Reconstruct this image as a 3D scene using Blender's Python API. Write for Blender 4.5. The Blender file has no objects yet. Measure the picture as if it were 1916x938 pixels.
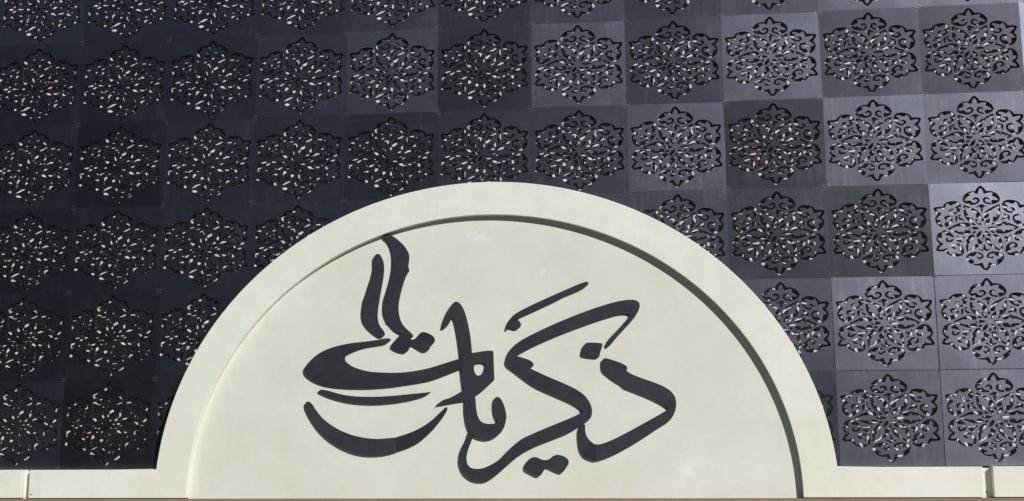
import bpy, bmesh, math, random
from mathutils import Vector, Matrix, noise
from mathutils.geometry import delaunay_2d_cdt

scene = bpy.context.scene
COL = scene.collection
rnd = random.Random(7)

# ------------------------------------------------------------------ camera
cam_data = bpy.data.cameras.new('camera')
cam = bpy.data.objects.new('camera', cam_data)
COL.objects.link(cam)
RIGHT = Vector((0.99367516, 0.11217252, -0.00519679))
UP = Vector((0.02320283, -0.15982079, 0.98687332))
FWD = Vector((-0.10986951, 0.98075208, 0.16141267))
M = Matrix((RIGHT, UP, -FWD)).transposed().to_4x4()
M.translation = Vector((6.6742, -12.3931, 1.6005))
cam.matrix_world = M
cam_data.sensor_width = 36.0
cam_data.lens = 42.889
cam_data.clip_start = 0.1
cam_data.clip_end = 2000.0
scene.camera = cam

# ------------------------------------------------------------------ light
SUN = Vector((0.88, -1.0, 0.74)).normalized()          # towards the sun
elev = math.asin(SUN.z)
azim = math.atan2(SUN.x, SUN.y)
world = bpy.data.worlds.new('World')
scene.world = world
world.use_nodes = True
wn = world.node_tree
bg = wn.nodes['Background']
sky = wn.nodes.new('ShaderNodeTexSky')
sky.sky_type = 'NISHITA'
sky.sun_disc = False
sky.sun_elevation = elev
sky.sun_rotation = azim
sky.altitude = 50
sky.air_density = 1.0
sky.dust_density = 1.0
sky.ozone_density = 1.0
wn.links.new(sky.outputs[0], bg.inputs['Color'])
bg.inputs['Strength'].default_value = 0.05
sun_data = bpy.data.lights.new('sun', 'SUN')
sun_data.energy = 4.0
sun_data.angle = math.radians(0.5)
sun_data.color = (1.0, 0.972, 0.925)
sun = bpy.data.objects.new('sun', sun_data)
COL.objects.link(sun)
sun.location = (12, -20, 12)
sun.rotation_euler = (-SUN).to_track_quat('-Z', 'Y').to_euler()

scene.view_settings.view_transform = 'Standard'
scene.view_settings.look = 'None'
scene.view_settings.exposure = 0.0
scene.view_settings.gamma = 1.0
scene.view_settings.use_curve_mapping = False
scene.render.engine = 'CYCLES'
scene.render.resolution_x = 1024
scene.render.resolution_y = 501

# ------------------------------------------------------------------ materials
def new_mat(name):
    m = bpy.data.materials.new(name)
    m.use_nodes = True
    nt = m.node_tree
    return m, nt, nt.nodes['Principled BSDF']

def node(nt, kind, **kw):
    n = nt.nodes.new(kind)
    for k, v in kw.items():
        if k in n.inputs: n.inputs[k].default_value = v
        else: setattr(n, k, v)
    return n

def mixcol(nt, fac, a, b):
    n = nt.nodes.new('ShaderNodeMix'); n.data_type = 'RGBA'
    for sock, v in ((0, fac), (6, a), (7, b)):
        if hasattr(v, 'links') or hasattr(v, 'is_output'): nt.links.new(v, n.inputs[sock])
        else: n.inputs[sock].default_value = v if sock == 0 else (*v, 1.0)
    return n.outputs[2]

def ramp(nt, src, lo, hi, a=0.0, b=1.0):
    n = nt.nodes.new('ShaderNodeMapRange'); n.clamp = True
    nt.links.new(src, n.inputs[0])
    n.inputs[1].default_value = lo; n.inputs[2].default_value = hi
    n.inputs[3].default_value = a; n.inputs[4].default_value = b
    return n.outputs[0]

def noise_tex(nt, vec, scale, detail=3.0, rough=0.55):
    n = node(nt, 'ShaderNodeTexNoise', Scale=scale, Detail=detail, Roughness=rough)
    nt.links.new(vec, n.inputs['Vector'])
    return n.outputs[0]

def mathn(nt, op, a, b=None):
    n = nt.nodes.new('ShaderNodeMath'); n.operation = op
    for i, v in enumerate((a, b)):
        if v is None: continue
        if isinstance(v, (int, float)): n.inputs[i].default_value = v
        else: nt.links.new(v, n.inputs[i])
    return n.outputs[0]

def panel_material():
    m, nt, p = new_mat('charcoal_sheet_metal')
    tc = nt.nodes.new('ShaderNodeTexCoord')
    oi = nt.nodes.new('ShaderNodeObjectInfo')
    geo = nt.nodes.new('ShaderNodeNewGeometry')
    off = nt.nodes.new('ShaderNodeVectorMath'); off.operation = 'MULTIPLY_ADD'
    nt.links.new(oi.outputs['Random'], off.inputs[0])
    off.inputs[1].default_value = (37.0, 19.0, 53.0)
    nt.links.new(tc.outputs['Object'], off.inputs[2])
    v = off.outputs[0]
    broad = noise_tex(nt, v, 2.2, 3)
    fine = noise_tex(nt, v, 38.0, 4, 0.65)
    st = node(nt, 'ShaderNodeMapping'); st.inputs['Scale'].default_value = (26.0, 1.0, 1.6)
    nt.links.new(v, st.inputs['Vector'])
    streak = noise_tex(nt, st.outputs[0], 1.0, 3)
    dust = mathn(nt, 'MULTIPLY', ramp(nt, broad, .45, .75), ramp(nt, streak, .35, .75))
    base = mixcol(nt, ramp(nt, oi.outputs['Random'], 0, 1), (0.140, 0.151, 0.194), (0.154, 0.165, 0.208))
    # dust and finger marks round the fixings in the corners
    ab = nt.nodes.new('ShaderNodeVectorMath'); ab.operation = 'ABSOLUTE'; nt.links.new(tc.outputs['Object'], ab.inputs[0])
    sb = nt.nodes.new('ShaderNodeVectorMath'); sb.operation = 'SUBTRACT'; nt.links.new(ab.outputs[0], sb.inputs[0]); sb.inputs[1].default_value = (0.49, 0, 0.455)
    sq = nt.nodes.new('ShaderNodeVectorMath'); sq.operation = 'MULTIPLY'; nt.links.new(sb.outputs[0], sq.inputs[0]); sq.inputs[1].default_value = (1, 0, 1.3)
    le = nt.nodes.new('ShaderNodeVectorMath'); le.operation = 'LENGTH'; nt.links.new(sq.outputs[0], le.inputs[0])
    cd = mathn(nt, 'ADD', le.outputs['Value'], mathn(nt, 'MULTIPLY', noise_tex(nt, v, 22, 3), .10))
    corner = ramp(nt, cd, .055, .085, .13, 0)
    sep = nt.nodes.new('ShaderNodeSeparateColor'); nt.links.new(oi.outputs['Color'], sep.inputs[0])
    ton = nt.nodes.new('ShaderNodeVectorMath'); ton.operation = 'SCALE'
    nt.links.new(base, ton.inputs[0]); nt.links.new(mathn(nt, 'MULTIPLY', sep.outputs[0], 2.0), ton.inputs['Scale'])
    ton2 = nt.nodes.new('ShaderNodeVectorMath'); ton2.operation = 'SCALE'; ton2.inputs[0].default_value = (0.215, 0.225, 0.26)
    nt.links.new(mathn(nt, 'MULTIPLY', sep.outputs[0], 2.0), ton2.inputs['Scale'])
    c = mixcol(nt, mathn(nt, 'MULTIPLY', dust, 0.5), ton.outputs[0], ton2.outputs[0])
    c = mixcol(nt, corner, c, (0.36, 0.37, 0.40))
    nt.links.new(c, p.inputs['Base Color'])
    r = mathn(nt, 'ADD', ramp(nt, fine, .3, .7, .365, .395), mathn(nt, 'ADD', ramp(nt, dust, 0, 1, 0, .07), mathn(nt, 'MULTIPLY', corner, .35)))
    nt.links.new(r, p.inputs['Roughness'])
    p.inputs['Metallic'].default_value = 1.0
    bmp = node(nt, 'ShaderNodeBump', Strength=0.30, Distance=0.02)
    h = mathn(nt, 'ADD', mathn(nt, 'MULTIPLY', noise_tex(nt, v, 1.7, 1), 1.0), mathn(nt, 'MULTIPLY', fine, 0.012))
    nt.links.new(h, bmp.inputs['Height'])
    nt.links.new(bmp.outputs[0], p.inputs['Normal'])
    return m

def white_material(name, spots=(), tone=1.0):
    m, nt, p = new_mat(name)
    geo = nt.nodes.new('ShaderNodeNewGeometry')
    v = geo.outputs['Position']
    broad = noise_tex(nt, v, 0.9, 5, 0.6)
    mid = noise_tex(nt, v, 5.0, 5, 0.6)
    c = mixcol(nt, ramp(nt, broad, .35, .65), tuple(tone * q for q in (0.745, 0.758, 0.685)), tuple(tone * q for q in (0.81, 0.82, 0.77)))
    c = mixcol(nt, ramp(nt, mid, .40, .80, 0, .45), c, tuple(tone * q for q in (0.68, 0.68, 0.59)))
    # water runs
    st = node(nt, 'ShaderNodeMapping'); st.inputs['Scale'].default_value = (9.0, 1.0, 0.5)
    nt.links.new(v, st.inputs['Vector'])
    run = noise_tex(nt, st.outputs[0], 1.0, 4, .6)
    c = mixcol(nt, ramp(nt, run, .55, .80, 0, .22), c, (0.60, 0.59, 0.50))
    # specks of grime
    vor = node(nt, 'ShaderNodeTexVoronoi', Scale=4.3); nt.links.new(v, vor.inputs['Vector'])
    sp = nt.nodes.new('ShaderNodeSeparateColor'); nt.links.new(vor.outputs['Color'], sp.inputs[0])
    rad = ramp(nt, sp.outputs[0], .72, 1.0, 0.0, 0.055)
    dist = mathn(nt, 'ADD', vor.outputs['Distance'], mathn(nt, 'MULTIPLY', noise_tex(nt, v, 60, 2), 0.03))
    speck = mathn(nt, 'LESS_THAN', dist, rad)
    c = mixcol(nt, mathn(nt, 'MULTIPLY', speck, .40), c, (0.30, 0.28, 0.23))
    # smears of filler with a shape of their own
    for (x, z, rx, rz) in spots:
        sub = nt.nodes.new('ShaderNodeVectorMath'); sub.operation = 'SUBTRACT'
        nt.links.new(v, sub.inputs[0]); sub.inputs[1].default_value = (x, -0.080, z)
        sc = nt.nodes.new('ShaderNodeVectorMath'); sc.operation = 'MULTIPLY'
        nt.links.new(sub.outputs[0], sc.inputs[0]); sc.inputs[1].default_value = (1 / rx, 0, 1 / rz)
        ln = nt.nodes.new('ShaderNodeVectorMath'); ln.operation = 'LENGTH'
        nt.links.new(sc.outputs[0], ln.inputs[0])
        d = mathn(nt, 'ADD', ln.outputs['Value'], mathn(nt, 'MULTIPLY', noise_tex(nt, v, 13, 3), 1.8))
        c = mixcol(nt, ramp(nt, d, 1.15, 1.75, .7, 0), c, (0.83, 0.83, 0.85))
    nt.links.new(c, p.inputs['Base Color'])
    p.inputs['Roughness'].default_value = 0.62
    p.inputs['Specular IOR Level'].default_value = 0.3
    bmp = node(nt, 'ShaderNodeBump', Strength=0.25, Distance=0.004)
    nt.links.new(mathn(nt, 'ADD', noise_tex(nt, v, 2.5, 3), mathn(nt, 'MULTIPLY', noise_tex(nt, v, 70, 3), .12)), bmp.inputs['Height'])
    nt.links.new(bmp.outputs[0], p.inputs['Normal'])
    return m

def letter_material():
    m, nt, p = new_mat('dark_painted_letter')
    oi = nt.nodes.new('ShaderNodeObjectInfo')
    geo = nt.nodes.new('ShaderNodeNewGeometry')
    c = mixcol(nt, oi.outputs['Random'], (0.023, 0.0225, 0.034), (0.034, 0.033, 0.046))
    c = mixcol(nt, ramp(nt, noise_tex(nt, geo.outputs['Position'], 6, 4), .45, .75, 0, .35), c, (0.065, 0.062, 0.066))
    nt.links.new(c, p.inputs['Base Color'])
    p.inputs['Roughness'].default_value = 0.55
    p.inputs['Specular IOR Level'].default_value = 0.3
    return m

def backing_material():
    m, nt, p = new_mat('pale_wall_behind_screen')
    geo = nt.nodes.new('ShaderNodeNewGeometry'); v = geo.outputs['Position']
    c = mixcol(nt, ramp(nt, noise_tex(nt, v, 3.0, 3), .40, .66), (0.71, 0.71, 0.81), (0.77, 0.74, 0.73))
    c = mixcol(nt, ramp(nt, noise_tex(nt, v, 1.5, 2), .54, .66, 0, .6), c, (0.76, 0.44, 0.58))
    c = mixcol(nt, ramp(nt, noise_tex(nt, v, 7.0, 2), .60, .70, 0, .6), c, (0.42, 0.46, 0.68))
    nt.links.new(c, p.inputs['Base Color'])
    p.inputs['Roughness'].default_value = 0.7
    return m

def plain_material(name, a, b, scale, rough, bump=0.3):
    m, nt, p = new_mat(name)
    geo = nt.nodes.new('ShaderNodeNewGeometry'); v = geo.outputs['Position']
    c = mixcol(nt, ramp(nt, noise_tex(nt, v, scale, 6, .6), .3, .7), a, b)
    nt.links.new(c, p.inputs['Base Color'])
    p.inputs['Roughness'].default_value = rough
    bmp = node(nt, 'ShaderNodeBump', Strength=bump, Distance=0.004)
    nt.links.new(noise_tex(nt, v, scale * 12, 5, .65), bmp.inputs['Height'])
    nt.links.new(bmp.outputs[0], p.inputs['Normal'])
    return m

MAT_PANEL = panel_material()
MAT_WHITE = white_material('off_white_painted_board')
MAT_FIELD = white_material('off_white_painted_field', ((4.96, 3.78, .17, .09), (5.61, 3.40, .05, .05), (7.02, 1.40, .13, .10)), 0.93)
MAT_LETTER = letter_material()
MAT_BACK = backing_material()
MAT_STONE = plain_material('beige_render', (0.19, 0.15, 0.12), (0.27, 0.22, 0.18), 1.6, 0.85)
MAT_FACADE = plain_material('blue_grey_render', (0.105, 0.115, 0.145), (0.16, 0.17, 0.205), 0.7, 0.9)
MAT_GROUND = plain_material('grey_paving', (0.42, 0.34, 0.285), (0.51, 0.415, 0.35), 0.8, 0.85)
MAT_STEEL = plain_material('dark_steel', (0.02, 0.02, 0.023), (0.035, 0.035, 0.038), 5, 0.5, 0.1)
MAT_PRIMER = plain_material('black_primer', (0.012, 0.012, 0.013), (0.02, 0.02, 0.021), 5, 0.8, 0.1)
MAT_RIVET = plain_material('grey_rivet', (0.022, 0.024, 0.028), (0.04, 0.042, 0.048), 9, 0.45, 0.1)

# ------------------------------------------------------------------ helpers
def tag(o, label=None, cat=None, group=None, kind=None):
    if label: o['label'] = label
    if cat: o['category'] = cat
    if group: o['group'] = group
    if kind: o['kind'] = kind
    return o

def link(name, mesh, mat=None, parent=None):
    o = bpy.data.objects.new(name, mesh)
    COL.objects.link(o)
    if mat and mesh and not mesh.materials: mesh.materials.append(mat)
    if parent: o.parent = parent
    return o

def empty(name, loc):
    o = bpy.data.objects.new(name, None); COL.objects.link(o); o.location = loc
    o.empty_display_size = 0.2
    return o

def slab_mesh(name, outer, holes, yf, yb):
    """flat shape in the x-z plane, cut right through, front face at yf (towards -y), back at yb"""
    pts, edges = [], []
    for loop in [outer] + holes:
        n0 = len(pts)
        pts += [Vector(p) for p in loop]
        edges += [(n0 + i, n0 + (i + 1) % len(loop)) for i in range(len(loop))]
    v2, e2, f2, *_ = delaunay_2d_cdt(pts, edges, [], 0, 1e-7)
    boxes = [(min(p[0] for p in h), max(p[0] for p in h), min(p[1] for p in h), max(p[1] for p in h), h) for h in [outer] + holes]
    def solid(f):
        x = sum(v2[i].x for i in f) / 3; y = sum(v2[i].y for i in f) / 3
        k = 0
        for x0, x1, y0, y1, h in boxes:
            if not (x0 <= x <= x1 and y0 <= y <= y1): continue
            j = len(h) - 1
            for i in range(len(h)):
                (xa, ya), (xb, yb_) = h[i], h[j]
                if (ya > y) != (yb_ > y) and x < (xb - xa) * (y - ya) / (yb_ - ya) + xa: k ^= 1
                j = i
        return k
    f2 = [f for f in f2 if solid(f)]
    n = len(v2)
    verts = [(p.x, yf, p.y) for p in v2] + [(p.x, yb, p.y) for p in v2]
    faces, cnt = [], {}
    for f in f2:
        f = list(f)
        a, b, c = (v2[f[0]], v2[f[1]], v2[f[2]])
        if (b - a).cross(c - a) < 0: f.reverse()
        faces.append(tuple(f)); faces.append(tuple(i + n for i in reversed(f)))
        for i in range(len(f)):
            e = (f[i], f[(i + 1) % len(f)])
            if (e[1], e[0]) in cnt: del cnt[(e[1], e[0])]
            else: cnt[e] = 1
    for a, b in cnt: faces.append((b, a, a + n, b + n))
    me = bpy.data.meshes.new(name)
    me.from_pydata(verts, [], faces); me.validate(); me.update()
    return me

def box_mesh(name, x0, x1, y0, y1, z0, z1):
    v = [(x, y, z) for x in (x0, x1) for y in (y0, y1) for z in (z0, z1)]
    f = [(0, 1, 3, 2), (4, 6, 7, 5), (0, 4, 5, 1), (2, 3, 7, 6), (0, 2, 6, 4), (1, 5, 7, 3)]
    me = bpy.data.meshes.new(name); me.from_pydata(v, [], f); me.update()
    return me

def bevel(o, w, seg=2):
    b = o.modifiers.new('bevel', 'BEVEL'); b.width = w; b.segments = seg
    b.limit_method = 'ANGLE'; b.angle_limit = math.radians(50)

def chaikin(p, it):
    for _ in range(it):
        q = []
        for i in range(len(p)):
            a, b = p[i], p[(i + 1) % len(p)]
            q.append((a[0] * .75 + b[0] * .25, a[1] * .75 + b[1] * .25))
            q.append((a[0] * .25 + b[0] * .75, a[1] * .25 + b[1] * .75))
        p = q
    return p

def disc_mesh(name, r, h, seg=10):
    """small domed head whose axis is the y axis, sitting on y = 0 and proud towards -y"""
    v, f = [], []
    for (rr, yy) in ((r, 0), (r, -h * .5), (r * .6, -h)):
        v += [(rr * math.cos(t * 2 * math.pi / seg), yy, rr * math.sin(t * 2 * math.pi / seg)) for t in range(seg)]
    for k in range(2):
        for t in range(seg):
            a, b = k * seg + t, k * seg + (t + 1) % seg
            f.append((a, b, b + seg, a + seg))
    f.append(tuple(range(2 * seg, 3 * seg)))
    me = bpy.data.meshes.new(name); me.from_pydata(v, [], f); me.update()
    return me

# ------------------------------------------------------------------ the setting
PW, PH = 1.0, 0.9303           # pitch of the screen's panels
Z0 = 5.614                     # height of the centre of the second row
DEPTH = 0.059                  # from the screen to the wall behind it

me = bpy.data.meshes.new('pavement')
me.from_pydata([(-300, -300, 0), (300, -300, 0), (300, 60, 0), (-300, 60, 0)], [], [(0, 1, 2, 3)]); me.update()
tag(link('pavement', me, MAT_GROUND), kind='structure')

wall = link('rear_wall', box_mesh('rear_wall', -6.6, 17.6, DEPTH, DEPTH + .25, 0.0, 8.6), MAT_BACK)
tag(wall, 'pale plastered wall glimpsed as bright flecks through the cut-outs of the dark screen', 'wall', kind='thing')
base = link('base_wall', box_mesh('base_wall', -6.6, 17.6, -.143, DEPTH - .004, 0.0, 1.1265), MAT_STONE)
tag(base, 'strip of brown rendered wall just under the white band at the bottom edge', 'wall', kind='thing')

# unseen block across the street, added to keep sky out of the sheets' reflections
opp = bpy.data.meshes.new('unseen_street_block')
bmo = bmesh.new()
for (x0, x1, z1, y1) in ((-60, -19, 17.0, -24), (-18.6, 4, 17.6, -24.5), (4.4, 27, 16.0, -24), (27.4, 65, 15.0, -25)):
    for (a0, a1, b0, b1, c0, c1) in ((x0, x1, y1 - 12, y1, 0, z1), (x0 - .2, x1 + .2, y1, y1 + .4, z1 - .6, z1)):
        vs = [bmo.verts.new((x, y, z)) for x in (a0, a1) for y in (b0, b1) for z in (c0, c1)]
        for f in ((0, 1, 3, 2), (4, 6, 7, 5), (0, 4, 5, 1), (2, 3, 7, 6), (0, 2, 6, 4), (1, 5, 7, 3)): bmo.faces.new([vs[i] for i in f])
bmo.to_mesh(opp); bmo.free()
tag(link('unseen_street_block', opp, MAT_FACADE), kind='structure')

# ------------------------------------------------------------------ pierced screen
LOBE = [(0.0, 1.0), (0.0404, 0.963), (0.0793, 0.9048), (0.0987, 0.8632), (0.1546, 0.8651), (0.2024, 0.8589), (0.2564, 0.825), (0.3059, 0.7673), (0.3346, 0.7021), (0.333, 0.6558), (0.3113, 0.6114), (0.2702, 0.5782), (0.2129, 0.5564), (0.1551, 0.5477), (0.0966, 0.5615), (0.0535, 0.5865), (0.0287, 0.6319), (0.0313, 0.6783), (0.0544, 0.7122), (0.0908, 0.7267), (0.1229, 0.7146), (0.1473, 0.6823), (0.148, 0.6612), (0.1333, 0.6594), (0.1189, 0.6787), (0.0922, 0.687), (0.0696, 0.669), (0.0643, 0.6398), (0.079, 0.6112), (0.1114, 0.5911), (0.143, 0.5923), (0.1741, 0.6105), (0.1938, 0.6509), (0.2307, 0.6522), (0.2628, 0.6401), (0.2943, 0.6452), (0.2988, 0.6678), (0.2821, 0.6937), (0.244, 0.7254), (0.1976, 0.7529), (0.2, 0.7768), (0.2246, 0.8279), (0.1716, 0.8327), (0.119, 0.8268), (0.0775, 0.8055), (0.0511, 0.8073), (0.0459, 0.864), (0.0262, 0.9162), (0.0, 0.9444)]
TEE = [(0.0, 0.5646), (0.0556, 0.527), (0.0989, 0.4955), (0.0888, 0.4806), (0.0565, 0.5006), (0.025, 0.4955), (0.0189, 0.4265), (0.0, 0.3597)]
# leaf: (along, across)
LEAF = [(.646, 0), (.57, .046), (.46, .110), (.40, .132), (.34, .140), (.28, .134), (.24, .118), (.220, .09), (.232, .055), (.265, .036), (.31, .040), (.335, .062), (.352, .098), (.372, .100), (.388, .068), (.425, .048), (.455, .066), (.475, .052), (.52, .034), (.565, .014), (.585, 0)]
PETAL = [(.062, 0), (.10, .020), (.15, .033), (.20, .028), (.24, .012), (.256, 0)]
GEM = [(.148, 0), (.170, .017), (.200, .024), (.222, .012), (.236, 0)]
RX, RZ = 0.540, 0.4333

def mirror_ring(half):                    # open half outline, both ends on the axis
    return half + [(-x, y) for x, y in reversed(half[1:-1])]

def band_ring(half_u):                    # (along, across) -> ring in (across, along)
    return mirror_ring([(b, a) for a, b in half_u])

def grow(ring, d):                        # move an outline outwards by d
    n = len(ring)
    area = sum(ring[i][0] * ring[(i + 1) % n][1] - ring[(i + 1) % n][0] * ring[i][1] for i in range(n))
    s = d if area > 0 else -d
    out = []
    for i in range(n):
        (ax, ay), (bx, by), (cx, cy) = ring[i - 1], ring[i], ring[(i + 1) % n]
        tx, ty = cx - ax, cy - ay
        l = math.hypot(tx, ty) or 1.0
        out.append((bx + s * ty / l, by - s * tx / l))
    return out

def medallion_holes():
    holes = []
    for k in range(6):
        for ring, ang, it in ((mirror_ring(LOBE), 60 * k, 1), (mirror_ring(TEE), 60 * k, 1), (band_ring(LEAF), 60 * k + 30, 1),
                              (band_ring(PETAL), 60 * k + 30, 1), (band_ring(GEM), 60 * k, 1)):
            t = math.radians(ang); c, s = math.cos(t), math.sin(t)
            ring = chaikin(ring, it)
            holes.append(grow([((x * c - y * s) * RX, (x * s + y * c) * RZ) for x, y in ring], .0016))
    return holes

GAP = 0.0005
panel_mesh = slab_mesh('panel', [(-PW / 2 + GAP, -PH / 2 + GAP), (PW / 2 - GAP, -PH / 2 + GAP), (PW / 2 - GAP, PH / 2 - GAP), (-PW / 2 + GAP, PH / 2 - GAP)],
                       medallion_holes(), -.0115, .0115)
panel_mesh.materials.append(MAT_PANEL); panel_mesh.materials.append(MAT_PRIMER)
for f in panel_mesh.polygons:
    rim = max(abs(f.center.x) / (PW / 2), abs(f.center.z) / (PH / 2)) > .99
    if f.normal.y > -.5 and not rim: f.material_index = 1
rivet_mesh = disc_mesh('rivet', .0060, .004); rivet_mesh.materials.append(MAT_RIVET)

# per sheet: a slight tilt, and a step of sheen put into its colour
SPRING_SHEEN = {(3, -1): -0.34, (3, 0): 0.75, (3, 1): 0.15, (4, -1): 0.52, (4, 0): 1.67, (4, 1): -0.73, (5, -1): -0.96, (5, 0): -1.10, (5, 1): -0.15, (6, -1): 0.10, (6, 0): 1.67, (6, 1): 0.19, (7, -1): -1.80, (7, 0): -0.74, (7, 1): 1.70, (7, 2): 0.52, (8, -1): -0.96, (8, 0): 1.18, (8, 1): -2.26, (8, 2): -1.15, (8, 3): 1.05, (8, 4): -0.80, (9, -1): -0.16, (9, 0): -1.74, (9, 1): 0.90, (9, 2): -1.55, (9, 3): 3.08, (9, 4): 2.07, (10, -1): -0.60, (10, 0): -2.69, (10, 1): 0.16, (10, 2): 3.20, (10, 3): 2.83, (10, 4): 2.97, (11, 0): 1.50, (11, 2): 1.00}

screen = empty('pierced_screen', (5.0, 0.0, 1.43))
tag(screen, 'dark charcoal metal screen of square sheets cut with six-lobed floral medallions', 'screen')
AX, AZ, AA, AB = 5.0324, 1.139, 3.4349, 3.2021      # outer edge of the arch
for r in range(-3, 5):
    for c in range(-5, 16):
        x, z = c * PW, Z0 - r * PH
        corners = [(x + sx * PW / 2, z + sz * PH / 2) for sx in (-1, 1) for sz in (-1, 1)]
        if all(((px - AX) / (AA - .25)) ** 2 + ((pz - AZ) / (AB - .25)) ** 2 < 1 for px, pz in corners):
            continue                                   # wholly behind the arch
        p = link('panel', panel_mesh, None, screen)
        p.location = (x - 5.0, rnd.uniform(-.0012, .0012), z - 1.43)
        a = SPRING_SHEEN.get((c, r), rnd.gauss(0, .5))
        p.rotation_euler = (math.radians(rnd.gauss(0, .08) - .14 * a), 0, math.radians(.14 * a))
        tone = math.exp(.205 * a); p.color = (tone * .5, 0, 0, 1)   # sheet's finish, with differences in sheen painted in
        if 0 <= c <= 10 and -1 <= r <= 4:
            for sx in (-1, 1):
                for sz in (-1, 1):
                    px, pz = x + sx * .486, z + sz * .451
                    if ((px - AX) / AA) ** 2 + ((pz - AZ) / AB) ** 2 < 1.01: continue
                    q = link('rivet', rivet_mesh, None, p)
                    q.location = (sx * .486, -.0113, sz * .451)
post_mesh = box_mesh('post', -.013, .013, .026, .052, 0, 6.95); post_mesh.materials.append(MAT_STEEL)
for c in range(-6, 16):
    o = link('post', post_mesh, None, screen); o.location = (c + .5 - 5.0, 0, 0)
rail_mesh = box_mesh('rail', -10.5, 10.5, .022, .048, -.011, .011); rail_mesh.materials.append(MAT_STEEL)
for r in range(-3, 5):
    o = link('rail', rail_mesh, None, screen); o.location = (0, 0, Z0 - (r - .5) * PH - 1.43)
link('light_stop_coping', box_mesh('light_stop_coping', -10.56, 10.56, -.03, DEPTH - .003, 6.97, 7.10), MAT_STEEL, screen)  # unseen, added to stop light entering behind the sheets from above
for sx in (-1, 1):
    o = link('light_stop_cheek', box_mesh('light_stop_cheek', -.02, .02, -.01, DEPTH - .003, 0, 6.965), MAT_STEEL, screen)  # unseen, added to stop light entering behind the sheets from the sides
    o.location = (sx * 10.54, 0, 0)

# ------------------------------------------------------------------ arched sign
YF, YT, YB = -0.150, -0.080, -0.030      # front of the frame, field of the sign, back of the sign
ZB, ZT = 1.1345, 1.4215                  # bottom and top of the straight band
XL, XR = 0.243, 9.806                    # ends of the band that belongs to the arch
IA, IB = 3.0905, 2.8577

def ell(a, b, t): return (AX + a * math.cos(t), AZ + b * math.sin(t))
t0 = math.asin((ZT - AZ) / AB)
u0 = math.asin((ZB - AZ) / IB)
N = 128
outline = [(XR, ZB), (XR, ZT)]
outline += [ell(AA, AB, t0 + (math.pi - 2 * t0) * i / N) for i in range(N + 1)]
outline += [(XL, ZT), (XL, ZB)]
outline += [ell(IA, IB, math.pi - u0 - (math.pi - 2 * u0) * i / N) for i in range(N + 1)]

sign = empty('arched_sign', (AX, YB, ZB))
tag(sign, 'off-white arched sign board with raised rim and dark calligraphy', 'sign')
INV = Vector((-AX, -YB, -ZB))
def sign_part(name, mesh, mat, w=0.0, parent=None):
    o = link(name, mesh, mat, sign)
    o.location = INV
    if w: bevel(o, w)
    return o
sign_part('frame', slab_mesh('frame', outline, [], YF, YT - .0005), MAT_WHITE, .005)
field = [ell(IA + .12, IB + .12, math.pi * i / 96) for i in range(97)]
field = [(10.02, 1.405), ] + [p for p in field if p[1] > 1.405] + [(0.05, 1.405), (0.05, 1.121), (10.02, 1.121)]
sign_part('field', slab_mesh('field', field, [], YT, YB), MAT_FIELD, .003)

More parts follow.
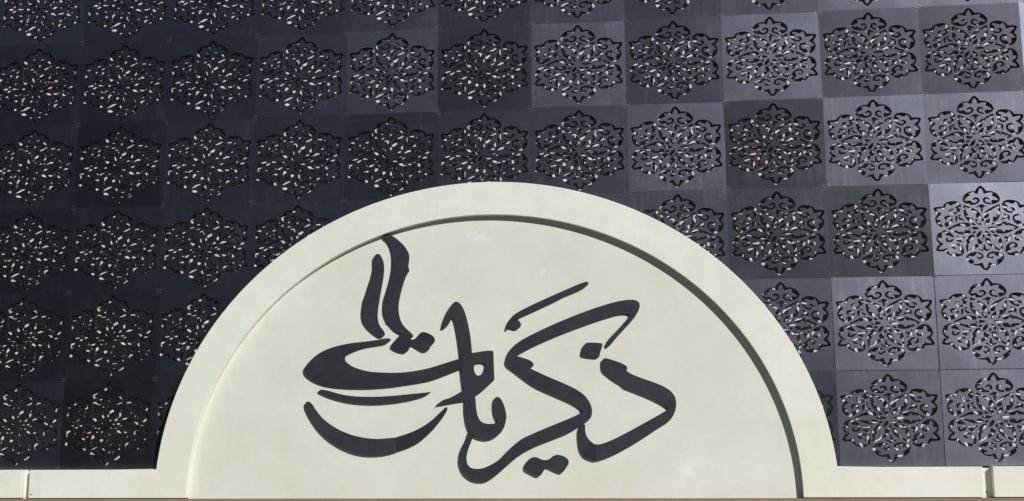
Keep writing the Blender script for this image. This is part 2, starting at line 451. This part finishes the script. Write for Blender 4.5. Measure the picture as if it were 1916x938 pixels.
LETTERS = {
    'short_stem': [(3.8855,3.6231), (3.8390,3.5848), (3.8462,3.4728), (3.8271,3.3803), (3.7929,3.2809), (3.7720,3.2044), (3.7442,3.1392), (3.7301,3.0261), (3.7324,2.9479), (3.7586,2.8838), (3.8350,2.8047), (3.9147,2.7506), (3.9505,2.7500), (3.9753,2.7777), (3.9569,2.8204), (3.9132,2.8669), (3.8909,2.9451), (3.8967,3.0586), (3.9302,3.2570), (3.9502,3.3704), (3.9563,3.4704), (3.9482,3.5357), (3.9185,3.6043)],
    'tall_stem': [(3.9262,3.8127), (3.9452,3.7874), (4.0110,3.7282), (4.0485,3.6052), (4.0466,3.4685), (4.0259,3.3549), (3.9810,3.2003), (3.9636,3.1495), (3.9541,3.0503), (3.9657,2.9720), (3.9949,2.9152), (3.9918,2.8976), (4.0131,2.8933), (4.0715,2.8219), (4.1360,2.7845), (4.2004,2.7566), (4.2467,2.7405), (4.2749,2.7554), (4.2429,2.7911), (4.1710,2.8555), (4.1274,2.9267), (4.1083,3.0403), (4.1180,3.1393), (4.1460,3.2527), (4.1874,3.3872), (4.2269,3.4360), (4.2069,3.4722), (4.2218,3.5654), (4.2140,3.6227), (4.1631,3.7032), (4.0902,3.7697), (4.0247,3.8148), (3.9996,3.8335)],
    'upper_dots': [(4.1506,2.7799), (4.1008,2.7373), (4.0232,2.6474), (4.1022,2.6040), (4.1663,2.5851), (4.2091,2.5922), (4.2402,2.6579), (4.2618,2.6647), (4.3582,2.6004), (4.4004,2.5927), (4.4357,2.6130), (4.4394,2.6375), (4.4851,2.6822), (4.4955,2.7170), (4.4776,2.7523), (4.4208,2.7850), (4.3602,2.7996), (4.3282,2.7689), (4.2792,2.7137), (4.2435,2.7247), (4.2126,2.7564)],
    'wide_bowl': [(4.0407,2.7206), (4.0227,2.7363), (3.9652,2.7344), (3.8871,2.7191), (3.7797,2.7070), (3.6362,2.6948), (3.4999,2.6720), (3.3705,2.6353), (3.2632,2.5806), (3.1784,2.5041), (3.1329,2.4448), (3.1299,2.4025), (3.1597,2.3566), (3.2404,2.3031), (3.3345,2.2671), (3.4786,2.2410), (3.6438,2.2289), (3.8223,2.2286), (3.9995,2.2375), (4.1506,2.2549), (4.4508,2.2975), (4.6184,2.3595), (4.7858,2.4218), (4.8329,2.4402), (4.8329,2.5432), (4.7856,2.5265), (4.6180,2.4793), (4.4501,2.4260), (4.2629,2.3914), (4.0751,2.3790), (3.8863,2.3906), (3.8199,2.3963), (3.7123,2.4216), (3.6182,2.4595), (3.5528,2.5129), (3.5576,2.5590), (3.6021,2.5864), (3.6873,2.6236), (3.7805,2.6525), (3.8878,2.6663), (3.9876,2.6802)],
    'thin_crescent': [(3.2769,2.1995), (3.3124,2.2226), (3.3935,2.2070), (3.5197,2.1665), (3.6803,2.1448), (3.8407,2.1389), (4.0183,2.1441), (4.2394,2.1635), (4.4553,2.1829), (4.4553,2.1818), (4.4159,2.1531), (4.3280,2.1222), (4.1517,2.0866), (3.9305,2.0655), (3.7528,2.0688), (3.5926,2.0892), (3.4398,2.1282), (3.3404,2.1683)],
    'crescent': [(3.1432,2.0701), (3.1666,2.1003), (3.2073,2.0929), (3.2816,1.9776), (3.3729,1.8902), (3.4904,1.8159), (3.6248,1.7590), (3.7579,1.7281), (3.8908,1.7128), (4.0055,1.7207), (4.1073,1.7302), (4.1078,1.7297), (4.1143,1.5871), (4.1143,1.5866), (4.0074,1.5562), (3.8666,1.5440), (3.7162,1.5575), (3.5652,1.6096), (3.4304,1.6871), (3.3124,1.7870), (3.2203,1.9087), (3.1690,1.9959)],
    'crescent_tip': [(4.1111,1.7329), (4.1117,1.7334), (4.2427,1.7721), (4.3565,1.8227), (4.4614,1.8904), (4.5399,1.9627), (4.6141,2.0366), (4.6289,2.0177), (4.6099,1.9664), (4.5055,1.8302), (4.4184,1.7411), (4.3400,1.6781), (4.2352,1.6275), (4.1257,1.5918), (4.1252,1.5918)],
    'looped_stem': [(4.5663,2.8402), (4.5791,2.8208), (4.6183,2.8454), (4.6761,2.9410), (4.6961,2.9280), (4.7285,2.7861), (4.7642,2.5300), (4.7644,2.4091), (4.7937,2.1999), (4.7937,2.1988), (4.6593,2.1195), (4.5820,2.1035), (4.5077,2.0451), (4.5082,2.0445), (4.6851,2.0746), (4.8070,2.0928), (4.8070,2.0917), (4.8070,2.0359), (4.8077,1.9706), (4.8252,1.8567), (4.8508,1.7936), (4.8888,1.7370), (4.9528,1.7085), (5.0335,1.6942), (5.1255,1.7244), (5.1949,1.7971), (5.2278,1.8989), (5.2212,1.9900), (5.1847,2.0924), (5.1387,2.1367), (5.0979,2.1050), (5.1007,1.9569), (5.1401,1.8884), (5.1205,1.8598), (5.0338,1.8551), (4.9644,1.8780), (4.9237,1.9584), (4.9085,2.1412), (4.9134,2.1454), (4.9799,2.1791), (5.1050,2.2976), (5.1050,2.2987), (5.0959,2.5889), (5.0948,2.5895), (5.0445,2.5962), (4.8773,2.5730), (4.8768,2.5741), (4.8641,2.7327), (4.8254,2.9258), (4.7799,3.0552), (4.7278,3.1057), (4.6890,3.0960), (4.6305,3.0194), (4.5920,2.9298)],
    'loop_hole': [(4.8927,2.4394), (4.9157,2.4705), (4.9929,2.4787), (5.0251,2.4567), (5.0053,2.3872), (4.9670,2.3434), (4.9222,2.3439), (4.9003,2.3820)],
    'long_curve': [(4.8508,1.8043), (4.8253,1.7092), (4.7733,1.6188), (4.7501,1.5400), (4.7503,1.4496), (4.7910,1.3598), (4.8716,1.2975), (4.9525,1.2784), (5.0327,1.2861), (5.1243,1.3473), (5.2398,1.4477), (5.3676,1.5556), (5.5130,1.6328), (5.6522,1.6852), (5.8470,1.7572), (5.9389,1.8125), (6.0190,1.8567), (6.0821,1.9127), (6.0924,1.9914), (6.0618,2.0823), (5.9893,2.1622), (5.8530,2.2378), (5.6586,2.3197), (5.4750,2.4078), (5.4755,2.4089), (5.5159,2.4476), (5.4756,2.4940), (5.3303,2.5375), (5.3292,2.5386), (5.4875,2.6256), (5.7435,2.7359), (6.0618,2.8516), (6.2524,2.9117), (6.4047,2.9534), (6.4924,2.9416), (6.4790,2.9143), (6.3766,2.8015), (6.2865,2.7146), (6.2353,2.6395), (6.2470,2.6081), (6.2790,2.6265), (6.3497,2.7136), (6.4776,2.8446), (6.5550,2.9383), (6.5923,3.0264), (6.5709,3.0750), (6.5020,3.0915), (6.3565,3.0752), (6.1274,3.0094), (5.8724,2.9182), (5.5529,2.7834), (5.3606,2.6843), (5.2642,2.6033), (5.2250,2.5022), (5.2264,2.4427), (5.3131,2.3813), (5.4394,2.2820), (5.5426,2.2123), (5.7827,2.1079), (5.9303,2.0385), (6.0037,1.9753), (5.9288,1.9309), (5.6880,1.8370), (5.4009,1.7205), (5.3091,1.6534), (5.2112,1.5637), (5.1712,1.5154), (5.0789,1.4541), (4.9866,1.4150), (4.8948,1.4100), (4.8369,1.4382), (4.8163,1.5058), (4.8314,1.5957), (4.8888,1.7312), (4.8986,1.7635)],
    'upper_bar': [(5.2263,2.7886), (5.2331,2.8457), (5.2657,2.9095), (5.3174,2.9660), (5.4908,3.0526), (5.7482,3.1637), (6.0429,3.2860), (6.0747,3.2727), (6.0678,3.2471), (6.0037,3.2036), (5.8115,3.1302), (5.7732,3.1053), (5.5548,3.0066), (5.3363,2.9143), (5.3743,2.8821), (5.3845,2.8432), (5.3482,2.8084), (5.3100,2.8090), (5.2615,2.8300)],
    'single_dot': [(6.0525,2.6637), (6.1974,2.6556), (6.2074,2.6399), (6.1769,2.5522), (6.1699,2.5148), (6.1445,2.5049), (6.0063,2.5234), (5.9889,2.5489), (6.0076,2.6116), (6.0269,2.6490)],
    'angled_letter': [(6.2109,2.5013), (6.2478,2.5008), (6.3880,2.4546), (6.4580,2.4094), (6.4306,2.3697), (6.5474,2.3124), (6.7219,2.2515), (6.8378,2.1989), (6.9088,2.1322), (6.9285,2.0445), (6.9115,1.9575), (6.8583,1.8703), (6.7775,1.8275), (6.5478,1.6767), (6.3261,1.5552), (6.1788,1.4979), (6.1062,1.4867), (6.1057,1.4872), (6.1083,1.6500), (6.1088,1.6505), (6.1670,1.6454), (6.3290,1.7074), (6.6252,1.8648), (6.8472,1.9869), (6.8404,2.0091), (6.7179,2.0829), (6.4857,2.1804), (6.4124,2.2077), (6.3980,2.2328), (6.3107,2.2854), (6.2381,2.3454), (6.2012,2.3757), (6.1953,2.4646)],
    'hook': [(6.1035,1.4867), (6.1025,1.4867), (6.0176,1.5127), (5.9671,1.5784), (5.9495,1.6876), (5.9513,1.8224), (6.0201,1.8615), (6.0146,1.7745), (6.0427,1.7018), (6.1051,1.6505), (6.1061,1.6500)],
    'lower_dots': [(5.4850,1.5492), (5.6240,1.4761), (5.7279,1.5664), (5.8735,1.4966), (5.7987,1.3819), (5.7623,1.3606), (5.6384,1.4284), (5.6089,1.4112), (5.5715,1.3465), (5.5346,1.3325), (5.4985,1.3540), (5.3812,1.4120)],
}


STROKES = [('wide_bowl', .017), ('looped_stem', .019), ('long_curve', .0165), ('angled_letter', .0175), ('hook', .016), ('tall_stem', .018),
           ('short_stem', .017), ('upper_dots', .016), ('thin_crescent', .016), ('crescent', .018), ('crescent_tip', .0165), ('upper_bar', .017),
           ('single_dot', .017), ('lower_dots', .017)]
NICE = {'wide_bowl': 'letter', 'looped_stem': 'letter', 'long_curve': 'letter', 'angled_letter': 'letter', 'hook': 'letter_end', 'tall_stem': 'letter_stem',
        'short_stem': 'letter_stem', 'upper_dots': 'letter_dots', 'thin_crescent': 'flourish', 'crescent': 'flourish', 'crescent_tip': 'flourish',
        'upper_bar': 'letter_bar', 'single_dot': 'letter_dot', 'lower_dots': 'letter_dots'}
for key, h in STROKES:
    holes = [chaikin(LETTERS['loop_hole'], 2)] if key == 'looped_stem' else []
    me = slab_mesh(NICE[key], chaikin(LETTERS[key], 2), holes, YT - h - .010, YT + .004)
    o = sign_part(NICE[key], me, MAT_LETTER, .0045)
    o.location += Vector((.004, 0, .004))

screw_mesh = disc_mesh('screw', .008, .004); screw_mesh.materials.append(MAT_STEEL)
for (x, y, z) in ((9.812, YT, 1.166), (9.846, YT, 1.182), (.272, YF, 1.172)):
    o = link('screw', screw_mesh, None, sign); o.location = INV + Vector((x, y, z))

for (x0, x1, lab) in ((-6.5, .162, 'white trim board at the left edge, beyond the joint left of the arch'),
                      (9.900, 17.5, 'white trim board at the right edge, beyond the joint right of the arch')):
    o = link('trim_board', box_mesh('trim_board', x0, x1, YF + .001, -.006, ZB + .001, ZT + .001), MAT_WHITE)
    bevel(o, .005)
    tag(o, lab, 'trim board', kind='thing')
